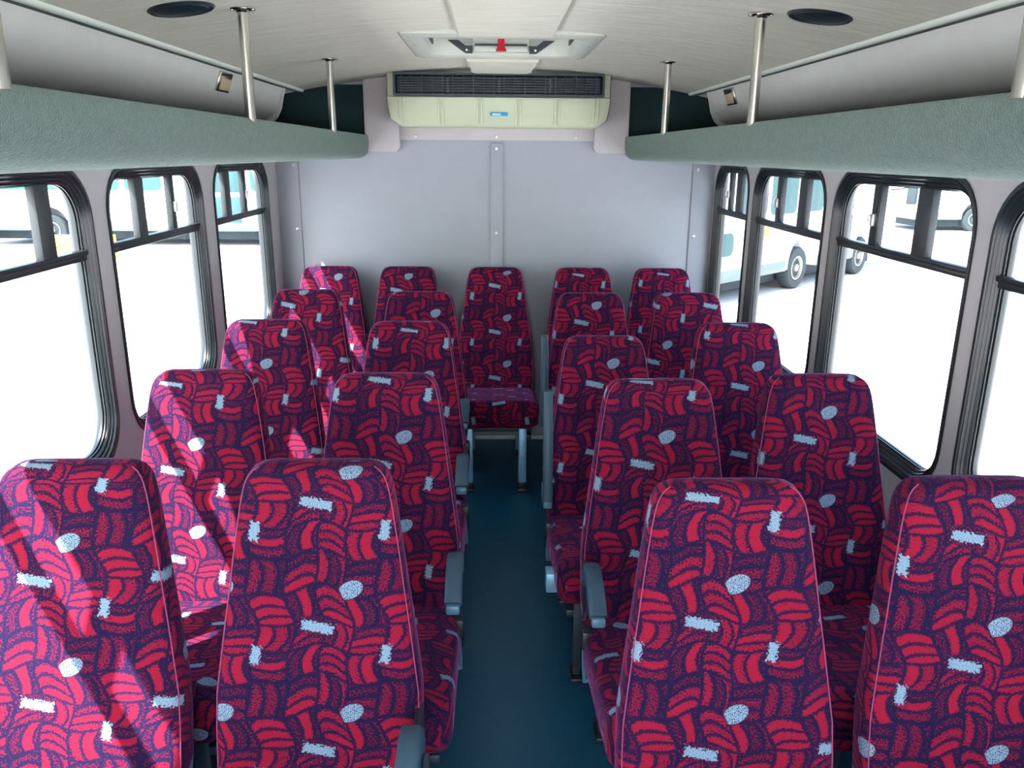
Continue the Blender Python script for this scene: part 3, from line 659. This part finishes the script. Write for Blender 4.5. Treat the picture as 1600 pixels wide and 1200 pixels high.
# ------------------------------------------------------------------ vehicles outside
def bus(loc, rz, L, W, Hh, label, wheels, doors=(), win=(0.9, 1.05), name='parked_bus', skirt=0.0, winz=None, mark=True):
    """local frame: side facing the viewer is the plane y=0, body grows to +y; x along the length; z=0 ground"""
    root = empty(name, loc, rz, label, 'bus', 'white buses parked outside')
    bm = bmesh.new(); z0 = 0.42
    hol = [rrect(x-0.55, x+0.55, -0.3, 1.0, 0.45, 8) for x in wheels]
    out = [(0.0, z0), ]
    for x in sorted(wheels):
        out += [(x-0.52, z0)]+[(x-0.52*math.cos(a), max(z0, 0.46)+0.56*math.sin(a)) for a in [PI*k/12 for k in range(1, 12)]]+[(x+0.52, z0)]
    out += [(L, z0), (L, 1.3), (L-0.1, Hh-0.25), (L-0.3, Hh), (0.15, Hh), (0, Hh-0.2)]
    rings = [[(x, y, z) for x, z in out] for y in (0.06, W-0.06)]
    loft(bm, [[(x, 0.0, z) for x, z in out], [(x, W, z) for x, z in out]])
    link_mesh('body', bm, BUSW, root, 30)
    wz0, wz1 = winz or (1.45, 2.35); x = 0.7; pw = 0.95
    while x+pw < L-0.9:
        if not any(a-0.1 < x+pw and x < b+0.1 for a, b in doors):
            bm = bmesh.new(); loft(bm, [[(a, y, b) for a, b in rrect(x, x+pw, wz0, wz1, 0.12, 5)] for y in (-0.015, 0.01)]); link_mesh('side_window', bm, BUSG, root)
        x += pw+0.14
    for a, b in doors:
        d_ = None
        for c0, c1 in ((a, (a+b)/2-0.03), ((a+b)/2+0.03, b)):
            bm = bmesh.new(); bx(bm, c0, c1, -0.02, 0.01, 0.62, 1.30, 0.02); bx(bm, c0, c1, -0.02, 0.01, 1.42, 2.45, 0.02); link_mesh('door_pane', bm, BUSG, root)
    bm = bmesh.new(); bx(bm, 0.02, wheels[0]-0.6, -0.012, W*0.5, 0.40, 0.40+max(skirt, 0.06), 0.01); 
    if len(wheels) > 1 and skirt: bx(bm, wheels[0]+0.6, wheels[1]-0.6, -0.012, W*0.5, 0.40, 0.40+skirt, 0.01)
    link_mesh('skirt', bm, SKIRT, root)
    bm = bmesh.new(); bx(bm, 0.3, L-0.4, 0.35, W-0.1, 0.15, 0.5, 0.02); link_mesh('chassis', bm, TYRE, root)
    for x in wheels:
        bm = bmesh.new(); lathe(bm, (x, 0.30, 0.40), (0, -1, 0), [(0.2, 0), (0.38, 0.0), (0.40, 0.04), (0.40, 0.20), (0.37, 0.24), (0.25, 0.24), (0.22, 0.20), (0.0, 0.20)], 32); wv = link_mesh('wheel', bm, TYRE, root)
        bm = bmesh.new(); lathe(bm, (x, 0.14, 0.40), (0, -1, 0), [(0.23, 0), (0.23, 0.08), (0.20, 0.085), (0.17, 0.03), (0.08, 0.03), (0.07, 0.08), (0, 0.085)], 24); link_mesh('hub', bm, RIM, wv)
    bm = bmesh.new(); bx(bm, -0.06, 0.08, 0.1, W-0.1, 0.45, 0.68, 0.03); bx(bm, L-0.08, L+0.08, 0.1, W-0.1, 0.42, 0.7, 0.03); link_mesh('bumper', bm, SKIRT, root)
    bm = bmesh.new(); bx(bm, wheels[-1]-0.66, wheels[-1]-0.60, -0.02, 0, 1.08, 1.14, 0.005); link_mesh('marker_light', bm, ORG, root)
    bm = bmesh.new(); tube(bm, [(L-0.5, 0, 1.75), (L-0.3, -0.28, 1.8), (L-0.28, -0.34, 1.75)], 0.018, 6); bx(bm, L-0.40, L-0.26, -0.50, -0.30, 1.45, 1.95, 0.03); link_mesh('side_mirror', bm, TYRE, root)
    return root
A = math.atan2(2.3, 2.45)
near_bus = bus((3.55, 12.95, ZG), A, 7.6, 2.3, 2.9, 'white minibus standing at an angle outside the right windows, its wheel arch in view', (3.15, 6.0), doors=((4.5, 5.25),), skirt=0.2)
bm = bmesh.new(); cyl(bm, (1.72, 0.005, 1.17), (0, -1, 0), 0.10, 0.02, 24); dsc = link_mesh('reflector_disc', bm, LIME, near_bus); dsc['label'] = 'yellow-green disc on the side'
bm = bmesh.new(); loft(bm, [[(a, y, b) for a, b in rrect(0.08, 0.62, 0.84, 1.22, 0.13, 6)] for y in (-0.015, 0.01)]); link_mesh('access_hatch', bm, BUSG, near_bus)
bus((14.2, 27.2, ZG), 0.0, 9.0, 2.4, 3.0, 'white bus far across the lot, seen through the right windows', (2.2, 7.0), skirt=0.25)
bus((-13.6, 21.8, ZG), 0.0, 10.5, 2.4, 3.0, 'white bus with tall glazed doors parked beyond the left windows', (1.9, 7.9), doors=((6.05, 6.95),), skirt=0.28)
bus((-21.5, 18.4, ZG), 0.15, 7.2, 2.4, 3.0, 'white bus at the far left of the lot, beyond the foremost left window', (1.9, 5.6), skirt=0.1)
root = empty('safety_barrier', (-9.6, 19.2, ZG), 0.1, 'low yellow barrier on the pale ground beyond the left windows', 'barrier')
bm = bmesh.new(); loft(bm, [[(x, y, z) for y, z in ((-0.28, 0), (-0.18, 0.12), (-0.10, 0.55), (0.10, 0.55), (0.18, 0.12), (0.28, 0))] for x in (-0.7, 0.7)]); link_mesh('barrier_body', bm, YEL, root, 20)
bm = bmesh.new(); bx(bm, -0.5, -0.3, -0.30, 0.30, 0.0, 0.08); bx(bm, 0.3, 0.5, -0.30, 0.30, 0.0, 0.08); link_mesh('fork_slot', bm, SKIRT, root)
